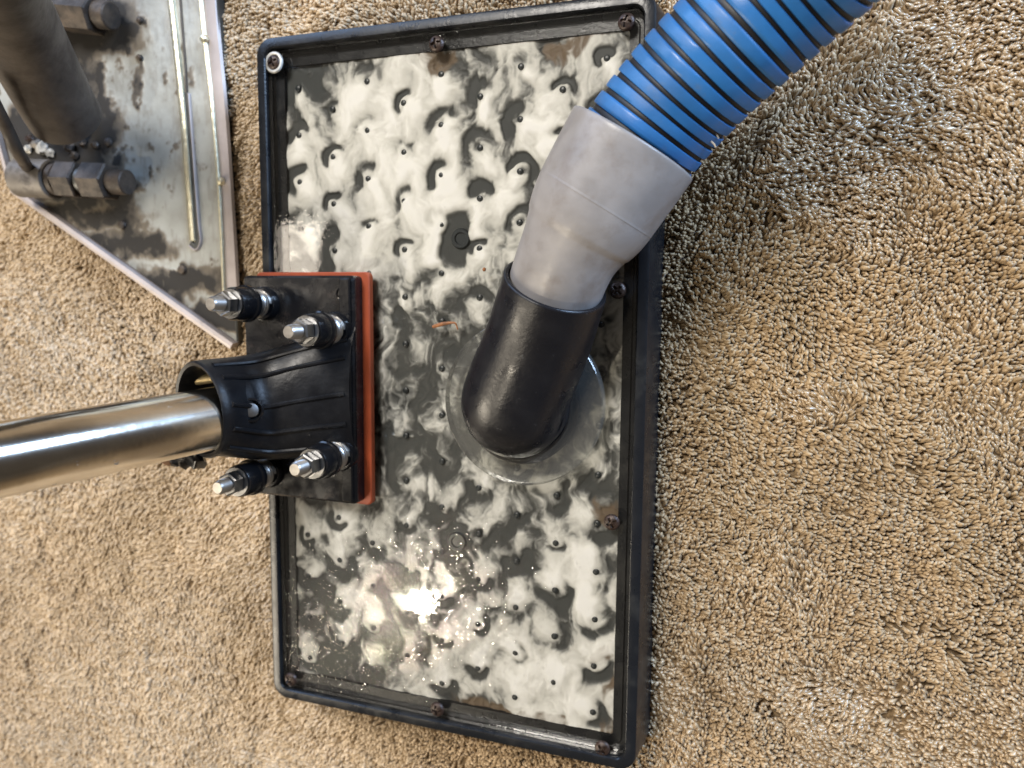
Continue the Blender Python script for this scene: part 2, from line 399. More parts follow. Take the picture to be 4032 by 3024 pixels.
# outline of the metal wand head (also used to leave the pile out below it)
WZ = -.006
_p = [at(32, 400, -.006), at(508, 738, -.0200), at(463, -10, -.0200)]
WN = np.cross(_p[1] - _p[0], _p[2] - _p[0]); WN /= np.linalg.norm(WN); WN = WN * np.sign(WN[2])
def wat(px, py, h=0.0):
    """point of the sloping wand plate, h above it"""
    d = direction(px, py); return CAM + d * (((_p[0] + np.array([0, 0, h]) - CAM) @ WN) / (d @ WN))
def wz(p):
    p = np.array(p, float); p[2] = _p[0][2] - ((p[:2] - _p[0][:2]) @ WN[:2]) / WN[2]; return p
wD = _p[0]; wC = _p[1]; wA = _p[2]; wE = wat(2, 290)
wTR = wz(wA + (wA - wat(505, 640)) * .55)
wTL = wz(wE + np.array([-.045, .17, 0]))
WAND_IN = [wD[:2], wC[:2], wTR[:2], wTL[:2]]
carpet_pile()

# ------------------------------------------------------------------ extraction head
head = thing('carpet_extractor', (0, 0, ZO - .028), 'flat rectangular black carpet extraction head with clear lid, red gasket and chrome handle', 'carpet cleaning tool')
WX, WY = .100, .1823
prof = [(0, -.0135, .002), (0, -.0030, .002), (.0045, -.0030, .004), (.0050, -.0042, .004), (.0066, -.0042, .005), (.0071, -.0030, .005),
        (.0080, -.0030, .0055), (.0080, .0032, .0055), (.0086, .0040, .006), (.0124, .0040, .0085), (.0136, .0034, .0095), (.0141, .0020, .0098),
        (.0156, -.0190, .011), (.0160, -.0270, .011), (.0150, -.0280, .010), (.0050, -.0280, .005), (.0050, -.0135, .004)]
loops = [rrect(WX + o, WY + o + (.0008 if o > .007 else 0), r, z + ZO) for o, z, r in prof]
V, F = loft(loops, closed=True)
def frame_mat():
    m = mat('black_frame', (.008, .009, .011), .30, spec=.32, rvar=.1, bump=.12, bscale=700, dirt=((.032, .032, .030), 45, .55, .85))
    return m
mesh_obj('frame', V, F, frame_mat(), head, angle=30)
mesh_obj('floor_plate', *loft([rrect(WX + .004, WY + .004, .004, ZO - .0165), rrect(WX + .004, WY + .004, .004, ZO - .0138)]), M['floor'], head)
V, F = loft([rrect(WX + .0070, WY + .0076, .005, ZO - .0026), rrect(WX + .0077, WY + .0083, .0055, ZO - .0021),
             rrect(WX + .0077, WY + .0083, .0055, ZO + .0010), rrect(WX + .0071, WY + .0077, .005, ZO + .0015)])
mesh_obj('clear_lid', V, F, M['lid'], head, angle=30)

# pegs standing between the floor plate and the lid, on a staggered grid
PEGS = []
p0 = at(716.5, 235, -.003); dx, dy = .0225, .0263
peg_mesh = None
for i in range(-1, 9):
    for j in range(-14, 4):
        x = p0[0] + i * dx; y = p0[1] + j * dy + (dy / 2 if i % 2 else 0)
        if abs(x) < WX - .004 and abs(y) < WY - .005: PEGS.append((x, y))
for k, (x, y) in enumerate(PEGS):
    if k == 0:
        V, F = lathe([(.0026, -.0138), (.0019, -.007), (.00165, -.0034), (.0012, -.0031)], (x, y, ZO), 14)
        o = mesh_obj('peg', V, F, M['peg'], head, at0=(x, y, ZO - .0138)); peg = o
    else:
        o = peg.copy(); o.location = np.array((x, y, ZO - .0138)) - origin_of(head); link(o, head)
BIG = [at(993, 515, -.003), at(985, 1172, -.003), at(868, 700, -.003), at(872, 790, -.003)]
for k, b in enumerate(BIG[:2]):
    V, F = lathe([(.0062, -.0138), (.0056, -.0045), (.0050, -.0036), (.0034, -.0036), (.0030, -.0046)], (b[0], b[1], ZO), 24)
    mesh_obj('standoff', V, F, M['peg'], head, at0=(b[0], b[1], ZO - .0138))

# foam layer under the lid
def foam():
    nx, ny = 430, 780
    x = np.linspace(-WX + .0002, WX - .0002, nx); y = np.linspace(-WY + .0002, WY - .0002, ny); X, Y = np.meshgrid(x, y)
    spx, spy = .047, -.005
    ctrl = [(650, 160, .30), (760, 170, .50), (900, 150, .75), (1050, 140, .68), (1130, 180, .40), (1250, 120, .35), (1320, 150, .45),
            (660, 290, .60), (800, 300, .85), (950, 300, .70), (1080, 250, .8), (1180, 280, .62), (640, 420, .62), (780, 420, .85), (900, 420, .95),
            (1050, 380, .78), (1100, 480, .72), (660, 520, .45), (780, 520, .8), (900, 520, .74), (1080, 580, .68), (860, 600, .52), (740, 570, .35),
            (1000, 600, .66), (900, 690, .32), (980, 690, .40), (860, 780, .26), (940, 800, .24), (860, 900, .20), (950, 960, .22), (1060, 680, .45),
            (1315, 690, .62), (1310, 760, .35), (1330, 860, .38), (1330, 960, .50), (1240, 1060, .40), (1310, 1020, .66), (1160, 1080, .42),
            (860, 1060, .36), (960, 1060, .30), (1060, 1090, .48), (700, 1140, .42), (800, 1130, .52), (900, 1140, .38), (1000, 1150, .34),
            (660, 1200, .46), (760, 1220, .52), (700, 1300, .33), (780, 1320, .46), (660, 1420, .34), (860, 1250, .30), (900, 1320, .40), (800, 1420, .36),
            (1000, 1300, .28), (1080, 1240, .30), (1100, 1150, .45), (1210, 1150, .45), (1290, 1170, .48), (1150, 1260, .46), (1210, 1270, .68), (1300, 1270, .66),
            (1050, 1400, .66), (1150, 1380, .74), (1250, 1400, .82), (1310, 1450, .8), (950, 1470, .60), (1100, 1490, .86), (1200, 1480, .92),
            (1300, 1540, .9), (900, 1440, .44), (740, 1460, .28), (1180, 1190, .40)]
    P = np.array([at(a, b, -.003)[:2] for a, b, _ in ctrl]); Vv = np.array([c for *_, c in ctrl])
    num = 0; den = 1e-9
    for (px, py), v in zip(P, Vv):
        g = np.exp(-((X - px) ** 2 + (Y - py) ** 2) / (2 * .0135 ** 2)); num = num + g * v; den = den + g
    base = num / den
    # suction pulls the foam towards the spout
    fx = (spx - X); fy = (spy - Y); l = np.hypot(fx, fy) + .01; fx = .55 * fx / l; fy = fy / l
    up = np.sign(fy) * sstep(0, .4, np.abs(fy)); fy = np.where(np.abs(fy) > .15, np.sign(fy) * np.maximum(np.abs(fy), .8), fy)
    l = np.hypot(fx, fy) + 1e-6; fx /= l; fy /= l
    wx = (fbm(X * 60, Y * 60, 1, 3) - .5) * .012; wy = (fbm(X * 60 + 9, Y * 60, 5, 3) - .5) * .012
    Xw = X + wx; Yw = Y + wy
    n1 = fbm(Xw * 85, Yw * 45, 9, 4, .5); n2 = fbm(Xw * 190, Yw * 100, 19, 3); n3 = fbm(X * 700, Y * 700, 29, 3)
    n4 = fbm(Xw * 38 + 3, Yw * 26, 49, 3)
    n5 = fbm((X + 1.8 * wx) * 330, (Y + 1.8 * wy) * 120, 53, 3); n6 = fbm((X + 1.4 * wx) * 130, (Y + 1.4 * wy) * 130, 57, 4, .6)
    f = base + .06 + (n1 - .5) * 1.15 + (n2 - .5) * .45 + (n4 - .5) * .8 + (n6 - .5) * .7
    rs = np.random.default_rng(5)
    for (px, py) in PEGS:
        s = rs.uniform(.15, 1.15); sz = rs.uniform(.65, 1.45); ang = rs.normal(0, .55); ls = rs.uniform(.5, 1.2); cw = rs.uniform(.0018, .0036)
        ix = min(max(int((px + WX) / (2 * WX) * nx), 0), nx - 1); iy = min(max(int((py + WY) / (2 * WY) * ny), 0), ny - 1)
        ux, uy = fx[iy, ix], fy[iy, ix]; ux, uy = ux * math.cos(ang) - uy * math.sin(ang), ux * math.sin(ang) + uy * math.cos(ang)
        dX = Xw * .45 + X * .55 - px; dY = Yw * .45 + Y * .55 - py; r = np.hypot(dX, dY) / sz; u = (dX * ux + dY * uy) / sz; v = (-dX * uy + dY * ux) / sz
        mid_ = 1 - .6 * math.exp(-(py / .05) ** 2)
        cres = np.exp(-((r - .0060) / cw) ** 2) * sstep(.004, -.004, u + .3 * v)
        lobe = np.exp(-(v / .0042) ** 2 - ((u - .0045) / .0062) ** 2)
        tail = np.exp(-(v / .0050) ** 2 - ((u - .013) / .0080) ** 2)
        f = f - 1.30 * s * mid_ * cres + .70 * mid_ * ls * lobe + .35 * ls * mid_ * tail
        f = f - .5 * np.exp(-(r / .0020) ** 2)
    for k, b in enumerate(BIG):
        dX = Xw - b[0] + .003; dY = Yw - b[1] + .0005; r = np.hypot(dX / (.0108 if k < 2 else .007), dY / (.0135 if k < 2 else .008))
        f = f * sstep(.75, 1.15, r) + .05 * (1 - sstep(.75, 1.15, r))
        if k == 0: f = f + .35 * np.exp(-((r - 1.35) / .25) ** 2)
    f = f + (n3 - .5) * .12
    f = f + (n5 - .5) * .28
    foamv = .58 * sstep(.02, .70, f) + .42 * sstep(.40, 1.55, f)
    mid_gray = np.exp(-((Y - .0) / .055) ** 2)
    hz = np.clip(.44 + .9 * (n6 - .5) + .6 * (n5 - .5) + .35 * (foamv - .4), .04, 1)
    foamv = foamv * (1 - .72 * mid_gray) + .72 * mid_gray * hz
    lowleft = np.exp(-((X + .045) / .05) ** 2 - ((Y + .115) / .06) ** 2); foamv = foamv * (1 - .4 * lowleft) + .4 * lowleft * np.clip(hz + .05, .05, 1)
    tan = np.zeros_like(X)
    for a, b, rx, ry in ((1045, 1530, .017, .006), (1180, 1562, .020, .005), (1080, 1545, .02, .004), (1225, 97, .012, .006), (1270, 80, .008, .004), (950, 120, .008, .010), (1330, 1480, .006, .012), (1290, 1420, .006, .006),
                         (1310, 1110, .008, .008), (1325, 1600, .01, .01)):
        c = at(a, b, -.003); r = np.hypot((Xw - c[0]) / rx, (Yw - c[1]) / ry)
        tan = np.maximum(tan, sstep(1.2, .75, r + (n2 - .5) * 1.2))
    tan *= 1 - .8 * foamv * sstep(.5, .9, f - .2)
    z = -.0031 - (1 - foamv) * .0022 + (n4 - .5) * .0006
    z = np.minimum(z, -.0028)
    me = bpy.data.meshes.new('soap_foam')
    co = np.stack([X, Y, z + ZO], -1).reshape(-1, 3)
    me.vertices.add(len(co)); me.vertices.foreach_set('co', co.astype(np.float32).ravel())
    I = np.arange(nx * ny).reshape(ny, nx); q = np.stack([I[:-1, :-1], I[:-1, 1:], I[1:, 1:], I[1:, :-1]], -1).reshape(-1, 4)
    me.loops.add(q.size); me.loops.foreach_set('vertex_index', q.astype(np.int32).ravel())
    me.polygons.add(len(q)); me.polygons.foreach_set('loop_start', (np.arange(len(q)) * 4).astype(np.int32))
    me.polygons.foreach_set('use_smooth', np.ones(len(q), bool)); me.update(calc_edges=True)
    for nm, arr in (('foam', foamv), ('tan', tan)):
        a = me.attributes.new(nm, 'FLOAT', 'POINT'); a.data.foreach_set('value', arr.astype(np.float32).ravel())
    m, N, L, b = nt('soap_foam')
    a1 = N.new('ShaderNodeAttribute'); a1.attribute_name = 'foam'; a2 = N.new('ShaderNodeAttribute'); a2.attribute_name = 'tan'
    cr = N.new('ShaderNodeValToRGB'); e = cr.color_ramp.elements
    e[0].position = 0; e[0].color = (.056, .060, .059, 1); e[1].position = 1; e[1].color = (.95, .945, .92, 1)
    for p, c in ((.2, (.075, .077, .074)), (.42, (.26, .262, .25)), (.68, (.66, .655, .62))):
        x_ = e.new(p); x_.color = (*c, 1)
    mx = N.new('ShaderNodeMix'); mx.data_type = 'RGBA'; mx.inputs[7].default_value = (.16, .118, .08, 1)
    L.new(a1.outputs['Fac'], cr.inputs[0]); L.new(cr.outputs[0], mx.inputs[6]); L.new(a2.outputs['Fac'], mx.inputs[0])
    L.new(mx.outputs[2], b.inputs['Base Color']); b.inputs['Roughness'].default_value = .5; b.inputs['Specular IOR Level'].default_value = .2
    b.inputs['Subsurface Weight'].default_value = .6; b.inputs['Subsurface Radius'].default_value = (1, 1, .95); b.inputs['Subsurface Scale'].default_value = .0022
    me.materials.append(m)
    o = bpy.data.objects.new('soap_foam', me)
    link(o, None, kind='stuff', label='white soap foam swirling round dark pegs under the clear lid')
foam()

# droplets and wet specks lying on the lid
def drops():
    V = []; F = []
    spots = []
    def scatter(n, cx, cy, sx, sy, r0, r1):
        for _ in range(n):
            px, py = random.gauss(cx, sx), random.gauss(cy, sy)
            p = at(px, py, .0015)
            if abs(p[0]) < WX + .006 and abs(p[1]) < WY + .007: spots.append((p[0], p[1], random.uniform(r0, r1) * random.uniform(.6, 1)))
    scatter(2600, 895, 1295, 105, 100, .0005, .0015)
    scatter(900, 900, 1230, 190, 150, .0004, .0012)
    scatter(800, 760, 1400, 110, 80, .0004, .0012)
    scatter(500, 930, 830, 90, 150, .0002, .0006)
    scatter(260, 1150, 1150, 160, 120, .0002, .0006)
    scatter(200, 1180, 1420, 120, 90, .0002, .0007)
    scatter(160, 640, 540, 60, 30, .0002, .0008)
    scatter(120, 940, 400, 250, 200, .0002, .0005)
    for sx_, sy_ in ((588, 133), (940, 95), (942, 1535), (1320, 1128), (625, 1470), (1300, 1600)):
        scatter(26, sx_, sy_, 26, 18, .0003, .0010)
    for k in range(22): scatter(1, 760 + k * 9.5, 1516 + k * 1.6, 8, 4, .0006, .0011)
    for k in range(16): scatter(1, 590, 400 + k * 14, 12, 6, .0003, .0008)
    n = 9
    for x, y, r in spots:
        if x < -.040 and abs(y) < .066: continue
        e = random.uniform(1, 1.7); k = len(V); h = r * random.uniform(.03, .085)
        for rr, hh in ((1.0, 0), (.75, .44), (.40, .84)):
            for j in range(n):
                a = 2 * PI * j / n; V.append((x + r * rr * math.cos(a), y + r * rr * e * math.sin(a), ZO + .00152 + h * hh))
        V.append((x, y, ZO + .00152 + h * 1.02))
        for i in range(2):
            for j in range(n):
                q = (j + 1) % n; F.append((k + i * n + j, k + i * n + q, k + (i + 1) * n + q, k + (i + 1) * n + j))
        for j in range(n): F.append((k + 2 * n + j, k + 2 * n + (j + 1) % n, k + 3 * n))
    mesh_obj('water_droplets', V, F, M['water'], None, angle=80, kind='stuff', label='tiny clear water droplets scattered over the lid')
drops()

# lid screws
def screw_mesh():
    n = 26; R = .0043; V = []; F = []; idx = {}
    rings = 12; seg = 40
    V.append((0, 0, .0012))
    for i in range(1, rings + 1):
        r = R * i / rings
        for j in range(seg):
            a = 2 * PI * j / seg; x, y = r * math.cos(a), r * math.sin(a)
            z = .0024 * math.sqrt(max(0, 1 - (r / R) ** 2 * .92))
            arm = min(abs(x), abs(y)) < .00065 and r < .0027
            if arm: z -= .0013
            if i == rings: z = 0
            V.append((x, y, z))
    for j in range(seg): F.append((0, 1 + j, 1 + (j + 1) % seg))
    for i in range(rings - 1):
        for j in range(seg):
            k = (j + 1) % seg; F.append((1 + i * seg + j, 1 + i * seg + k, 1 + (i + 1) * seg + k, 1 + (i + 1) * seg + j))
    return V, F
SCREWS = [(588, 133), (940, 93), (1352, 45), (625, 1470), (942, 1535), (1300, 1620), (1333, 627), (1320, 1130)]
first = None
for k, (px, py) in enumerate(SCREWS):
    p = at(px, py, .0035); p[2] = ZO + .0016
    if first is None:
        V, F = screw_mesh(); o = mesh_obj('screw', np.array(V) + p, F, M['rust'], head, at0=p, angle=35); first = o
    else:
        o = first.copy(); o.location = p - origin_of(head); link(o, head)
    o.rotation_euler.z = random.uniform(0, 1.5)
p = at(588, 133, .0035); p[2] = ZO + .0016
V, F = lathe([(.0040, 0.0), (.0042, .0008), (.0048, .0012), (.0056, .0010), (.0060, .0004), (.0060, 0)], p, 36, cap=False)
mesh_obj('washer', V, F, M['washer'], head, at0=p)

# flange disc and spout
fc = np.array([.0495, -.0030, 0])
V, F = lathe([(.0340, .0016), (.0436, .0016), (.0437, .0022), (.0437, .0072), (.0431, .0078), (.0340, .0078)], (fc[0], fc[1], ZO), 96)
mesh_obj('flange_disc', V, F, M['disc'], head, angle=30)
sb = at(1121, 872, .004)
V, F = lathe([(.0325, .0018), (.0325, .0040), (.0318, .0052), (.0300, .0060), (.0286, .0090)], (sb[0], sb[1], ZO), 72)
mesh_obj('spout_collar', V, F, M['blackgloss'], head, angle=30)
D_T = .362
top = atd(1199, 616, D_T)
b0 = np.array([sb[0] + .0005, sb[1], ZO + .006])
ctr = bez([b0, b0 + np.array([.0008, .0045, .007]), b0 * .45 + top * .55 + np.array([0, 0, .001]), top], 24)
rr = np.interp(np.linspace(0, 1, 24), [0, .15, .4, 1], [.0284, .0284, .0274, rad(115, D_T)])
Vo, Fo = sweep(ctr, rr, 72)
mb = MB().add(Vo, Fo)
r1 = rr[-1]; T, U, W = frames(ctr)
inn = [top, top + T[-1] * .0008, top + T[-1] * .0006, top - T[-1] * .002, top - T[-1] * .028]
Vi, Fi = sweep(np.array([top + T[-1] * s for s in (0, .0009, .0007, -.003, -.02)]), 1, 72)
mb2 = MB()
# rolled lip: rings built from the end frame
th = np.arange(72) * 2 * PI / 72
def ring(c, r): return [c + r * (math.cos(a) * U[-1] + math.sin(a) * W[-1]) for a in th]
lip = [ring(top + T[-1] * h, r1 + d) for h, d in ((0, 0), (.0008, -.0003), (.0011, -.0011), (.0007, -.0022), (-.003, -.0026), (-.03, -.0026))]
V, F = loft(lip, False, False); mb.add(V, F)
mb.build('spout', M['spout'], head, angle=50)

# mounting plate, gasket, socket and sprung bolts
gx1 = at(808, 590, .002)[0] - .001; gx0 = -.1165
py0, py1 = -.0672, .0654
cx, cy = (gx0 + gx1) / 2, (py0 + py1) / 2; hx, hy = (gx1 - gx0) / 2, (py1 - py0) / 2
V, F = loft([rrect(hx, hy, .003, ZO + .0017, cx, cy), rrect(hx, hy, .003, ZO + .0052, cx, cy), rrect(hx - .0006, hy - .0006, .003, ZO + .0058, cx, cy)])
mesh_obj('gasket', V, F, M['red'], head, angle=30)
px_, hx2, hy2 = cx - .0035, hx - .0010, hy - .0022
V, F = loft([rrect(hx2, hy2, .0025, ZO + .0059, px_, cy), rrect(hx2, hy2, .0025, ZO + .0135, px_, cy), rrect(hx2 - .0013, hy2 - .0013, .002, ZO + .0148, px_, cy)])
mesh_obj('mounting_plate', V, F, M['plate'], head, angle=30)
PT = .0148
c = at(738, 634, PT)
V, F = lathe([(.0034, PT - .0002), (.0034, PT + .0004), (.0028, PT + .0006), (.0025, PT + .0001), (.0010, PT + .0001), (.0008, PT + .0005)], (c[0], c[1], ZO), 24)
mesh_obj('moulded_boss', V, F, M['blackgloss'], head)
# right hand raised border of the plate
V, F = loft([rrect(.0035, hy2 - .0015, .001, ZO + PT - .001, px_ + hx2 - .005, cy), rrect(.0035, hy2 - .0015, .001, ZO + PT + .0012, px_ + hx2 - .005, cy),
             rrect(.0028, hy2 - .0022, .001, ZO + PT + .0018, px_ + hx2 - .005, cy)])
mesh_obj('border_rib', V, F, M['blackgloss'], head, angle=30)

def hexloop(c, r, z, a0=0, n=6): return [(c[0] + r * math.cos(a0 + k * PI / 3), c[1] + r * math.sin(a0 + k * PI / 3), z) for k in range(n)]
BOLTS = [(551, 656), (709, 712), (720, 986), (562, 1024)]
for k, (bx, by) in enumerate(BOLTS):
    c = at(bx, by, .024); x, y = c[0], c[1]; b0_ = np.array((x, y, ZO + PT))
    base = ZO + PT
    V, F = lathe([(.0098, -.001), (.0096, .0035), (.0088, .0048), (.0040, .0050)], b0_, 32)
    bo = mesh_obj('bolt_assembly', V, F, M['blackgloss'], head, at0=b0_)
    # coil spring
    tt = np.linspace(0, 3.6, 110); P = np.stack([x + .0070 * np.cos(2 * PI * tt), y + .0070 * np.sin(2 * PI * tt), base + .0052 + .0022 * tt], 1)
    V, F = sweep(P, .00105, 8, True, True); mesh_obj('spring', V, F, M['zinc'], bo)
    h0 = .0156
    V, F = lathe([(.0060, h0), (.0098, h0), (.0104, h0 + .0012), (.0102, h0 + .0030), (.0094, h0 + .0036), (.0091, h0 + .0120), (.0084, h0 + .0134), (.0060, h0 + .0136)], b0_, 36)
    mesh_obj('bushing', V, F, M['blackgloss'], bo)
    V, F = lathe([(.0030, h0 + .0136), (.0079, h0 + .0136), (.0080, h0 + .0146), (.0030, h0 + .0147)], b0_, 30)
    mesh_obj('steel_washer', V, F, M['zincdark'], bo)
    a0 = random.uniform(0, 1); n0 = base + h0 + .0150
    V, F = loft([hexloop(c, .0064, n0, a0), hexloop(c, .0066, n0 + .0006, a0), hexloop(c, .0066, n0 + .0060, a0), hexloop(c, .0057, n0 + .0066, a0)])
    mesh_obj('nut', V, F, M['zincdark'], bo, angle=20)
    pr = []; z = h0 + .0206
    for q in range(8): pr += [(.0039, z), (.0034, z + .0005)]; z += .0010
    V, F = lathe([(.0036, .004)] + pr + [(.0036, z), (.0030, z + .0007)], b0_, 20)
    mesh_obj('bolt_shank', V, F, M['zinc'], bo, angle=25)

# socket: loft from a round mouth to a broad foot on the plate
MD = .410
mc = atd(431, 886, MD)
hs = atd(456, 905, .408); he = atd(-60, 1004, .328)
ax = (he - hs); ax /= np.linalg.norm(ax)
up_ = np.array([0, 0, 1.0]); sid = np.cross(ax, up_); sid /= np.linalg.norm(sid); upv = np.cross(sid, ax)
ns = 64
def mouth(c, r, h, a_=1.0):
    return [c + ax * h + r * (math.cos(t) * sid * a_ + math.sin(t) * upv) for t in np.arange(ns) * 2 * PI / ns]
def foot(c, sx_, sz, blend):
    out = []
    s2 = sid * (1 - blend) + np.array([0, 1.0, 0]) * np.sign(sid[1]) * blend; s2 /= np.linalg.norm(s2)
    u2 = upv * (1 - blend) + np.array([0, 0, 1.0]) * blend
    for t in np.arange(ns) * 2 * PI / ns:
        q = c + sx_ * math.cos(t) * s2 + sz * math.sin(t) * u2
        q[2] = max(q[2], ZO + PT - .001); out.append(q)
    return out
MR = rad(107, MD)
f1 = at(560, 880, .030); f2 = at(660, 862, .020); f3 = at(775, 845, .011)
loops = [mouth(mc, MR - .0036, -.020), mouth(mc, MR - .0032, -.002), mouth(mc, MR - .0026, 0), mouth(mc, MR - .0008, .0006), mouth(mc, MR, -.0006), mouth(mc, MR, -.006),
         foot(f1, .0300, .0215, .35), foot(f2, .0330, .0175, .7), foot(f3, .0360, .0100, 1.0)]
ctl = np.array(loops[4:]); fine = bez(ctl.reshape(len(ctl), -1), 40).reshape(40, ns, 3)
fine[:, :, 2] = np.maximum(fine[:, :, 2], ZO + PT - .001)
for _ in range(6): fine[4:-2] = .5 * fine[4:-2] + .25 * (fine[3:-3] + fine[5:-1])
V, F = loft(loops[:4] + [[p for p in l] for l in fine], False, False)
V0, F0 = V, F
sock = mesh_obj('socket', V, F, M['socket'], head, angle=45)
# longitudinal ribs on the socket
for t in (.62, 1.05, 1.62, 2.15, 2.65):
    path = []
    i = int(t / (2 * PI) * ns)
    for q in (8, 14, 20, 26, 32, 38): path.append(fine[q][i])
    V, F = sweep(bez(path, 14), .0014, 8, True, True); mesh_obj('rib', V, F, M['socket'], sock)
# pivot pin in its slot
from mathutils.bvhtree import BVHTree
sv = [Vector(v) for v in V0]; bvh = BVHTree.FromPolygons(sv, [tuple(f) for f in F0])
pc = np.array(bvh.ray_cast(Vector(CAM), Vector(direction(543, 886)))[0])
pn = np.array(direction(543, 886)); pn = -pn / np.linalg.norm(pn)
i = 14
V, F = lathe([(.0066, -.004), (.0064, .0008), (.0054, .0014), (.0048, .0002)], pc, 28, pn, cap=False)
for q, v in enumerate(V): V[q] = v
mesh_obj('pin_seat', V, F, M['blackgloss'], sock)
V, F = lathe([(.0042, -.006), (.0042, .0006), (.0036, .0014), (.0014, .0018)], pc, 24, pn); mesh_obj('pivot_pin', V, F, M['zincdark'], sock)
# brass stop seen inside the mouth
bp0 = atd(425, 820, .430); bp1 = atd(475, 812, .430)
V, F = sweep(bez([bp0 + (bp0 - bp1) * .05, bp0, bp1], 8), [.0022, .0030, .0032, .0032, .0032, .0032, .0032, .0032], 16, True, True)
mesh_obj('brass_stop', V, F, M['brass'], sock)
# torn lower tab with a rusty end
t0, t1 = atd(440, 985, .430), atd(372, 992, .428)
V, F = sweep(bez([t0, (t0 + t1) / 2 + [0, 0, .002], t1], 10), np.linspace(.0065, .0036, 10), 10, True, True)
V = [np.array(v) + np.random.default_rng(k).normal(0, .0006, 3) for k, v in enumerate(V)]
tab = mesh_obj('lower_tab', V, F, M['blackgloss'], sock, angle=25)
V, F = lathe([(.0028, 0), (.0040, .002), (.0036, .004), (.0016, .0052)], t1 - np.array([.0, 0, 0]), 14, (t1 - t0))
V = [np.array(v) + np.random.default_rng(k + 99).normal(0, .0005, 3) for k, v in enumerate(V)]
mesh_obj('rusty_end', V, F, mat('rusty_tip', (.20, .11, .06), .7, var=.5, vscale=500), tab)
# chrome handle
hr = rad(67, .413)
hb = hs - ax * .010
P = [hb + (he - hb) * t for t in np.linspace(0, 1.25, 30)]
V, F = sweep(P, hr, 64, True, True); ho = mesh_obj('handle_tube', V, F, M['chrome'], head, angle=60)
an = np.tile(np.arange(64) * 2 * PI / 64, 30); refl = vnoise(an / (2 * PI) * 11 + .25 * np.sin(np.repeat(np.arange(30), 64) * .35), np.repeat(np.arange(30), 64) * .10, 131)  # noise round the tube for the painted reflection streaks
a_ = ho.data.attributes.new('reflection', 'FLOAT', 'POINT'); a_.data.foreach_set('value', refl.astype(np.float32))

# ------------------------------------------------------------------ hose
hd = thing('vacuum_hose', (fc[0], fc[1], ZO + .03), 'blue ribbed vacuum hose ending in a grey rubber cuff pushed into the black spout', 'hose')
cp = bez([atd(1187, 655, .370), atd(1229, 545, .357), atd(1292, 434, .350), atd(1366, 313, .343)], 60)
rp = np.interp(np.linspace(0, 1, 60), [0, .20, .34, .42, .52, .60, .80, 1], [102, 104, 108, 116, 129, 135, 142, 148])
crr = rp * np.interp(np.linspace(0, 1, 60), [0, .33, .67, 1], [.370, .357, .350, .343]) / (3028 * S)
kern = np.hanning(13)[1:-1]; kern /= kern.sum(); crr = np.convolve(np.pad(crr, 5, 'edge'), kern, 'valid')
crr[27:] += .0005
T, U, W = frames(cp); n = 72; th = np.arange(n) * 2 * PI / n
def rg(c, r, u, w_): return [c + r * (math.cos(a) * u + math.sin(a) * w_) for a in th]
loops = [rg(cp[i], crr[i], U[i], W[i]) for i in range(60)]
for h, d in ((.0008, -.0002), (.0011, -.0008), (.0008, -.0014), (-.004, -.0016), (-.03, -.0016)):
    loops.append(rg(cp[-1] + T[-1] * h, crr[-1] + d, U[-1], W[-1]))
V, F = loft(loops, True, False)
cuff = mesh_obj('cuff', V, F, M['cuff'], hd, angle=50)
hpts = [(1331, 384, .351), (1380, 311, .3435), (1444, 232, .336), (1516, 154, .327), (1602, 70, .317), (1688, -10, .308), (1772, -88, .298), (1870, -190, .284), (1960, -310, .268)]
HP = bez([atd(a, b, d) for a, b, d in hpts], 400)
seg = np.r_[0, np.cumsum(np.linalg.norm(np.diff(HP, axis=0), axis=1))]
hT, hU, hW = frames(HP)
RH = rad(132, .3425)
pitch = .0074
def hpoint(s, ang, r):
    s = np.clip(s, 0, seg[-1])
    c = np.array([np.interp(s, seg, HP[:, k]) for k in range(3)]).T
    u = np.array([np.interp(s, seg, hU[:, k]) for k in range(3)]).T; w_ = np.array([np.interp(s, seg, hW[:, k]) for k in range(3)]).T
    return c + (r * np.cos(ang))[:, None] * u + (r * np.sin(ang))[:, None] * w_
turns = int(seg[-1] / pitch) - 1; per = 56
u = np.arange(turns * per + 1) / per
def helix(profile):
    rows = [hpoint(pitch * (u + f), 2 * PI * u, np.full(len(u), RH) + d) for f, d in profile]
    k = len(rows); V = np.stack(rows, 1).reshape(-1, 3); F = []
    for i in range(len(u) - 1):
        for j in range(k - 1): F.append((i * k + j, i * k + j + 1, (i + 1) * k + j + 1, (i + 1) * k + j))
    return V, F
V, F = helix([(.143, -.0016), (.148, -.0004), (.18, .0), (.32, .00008), (.5, .0001), (.68, .00008), (.82, 0), (.852, -.0004), (.857, -.0016)])
mesh_obj('hose_tube', V, F, M['blue'], hd, angle=55)
V, F = helix([(-.155, -.0014), (-.08, -.0012), (.08, -.0012), (.155, -.0014)])
mesh_obj('spiral_groove', V, F, M['groove'], hd, angle=55)
for (x0, y0, x1, y1) in ((1542, 285, 1552, 299), (1536, 305, 1546, 318)):
    a, b = atd(x0, y0, .323), atd(x1, y1, .3235)
    V, F = sweep(np.array([a, (a + b) / 2 + [.0003, 0, .0004], b]), .00032, 6, True, True); mesh_obj('lint', V, F, M['lint'], hd)

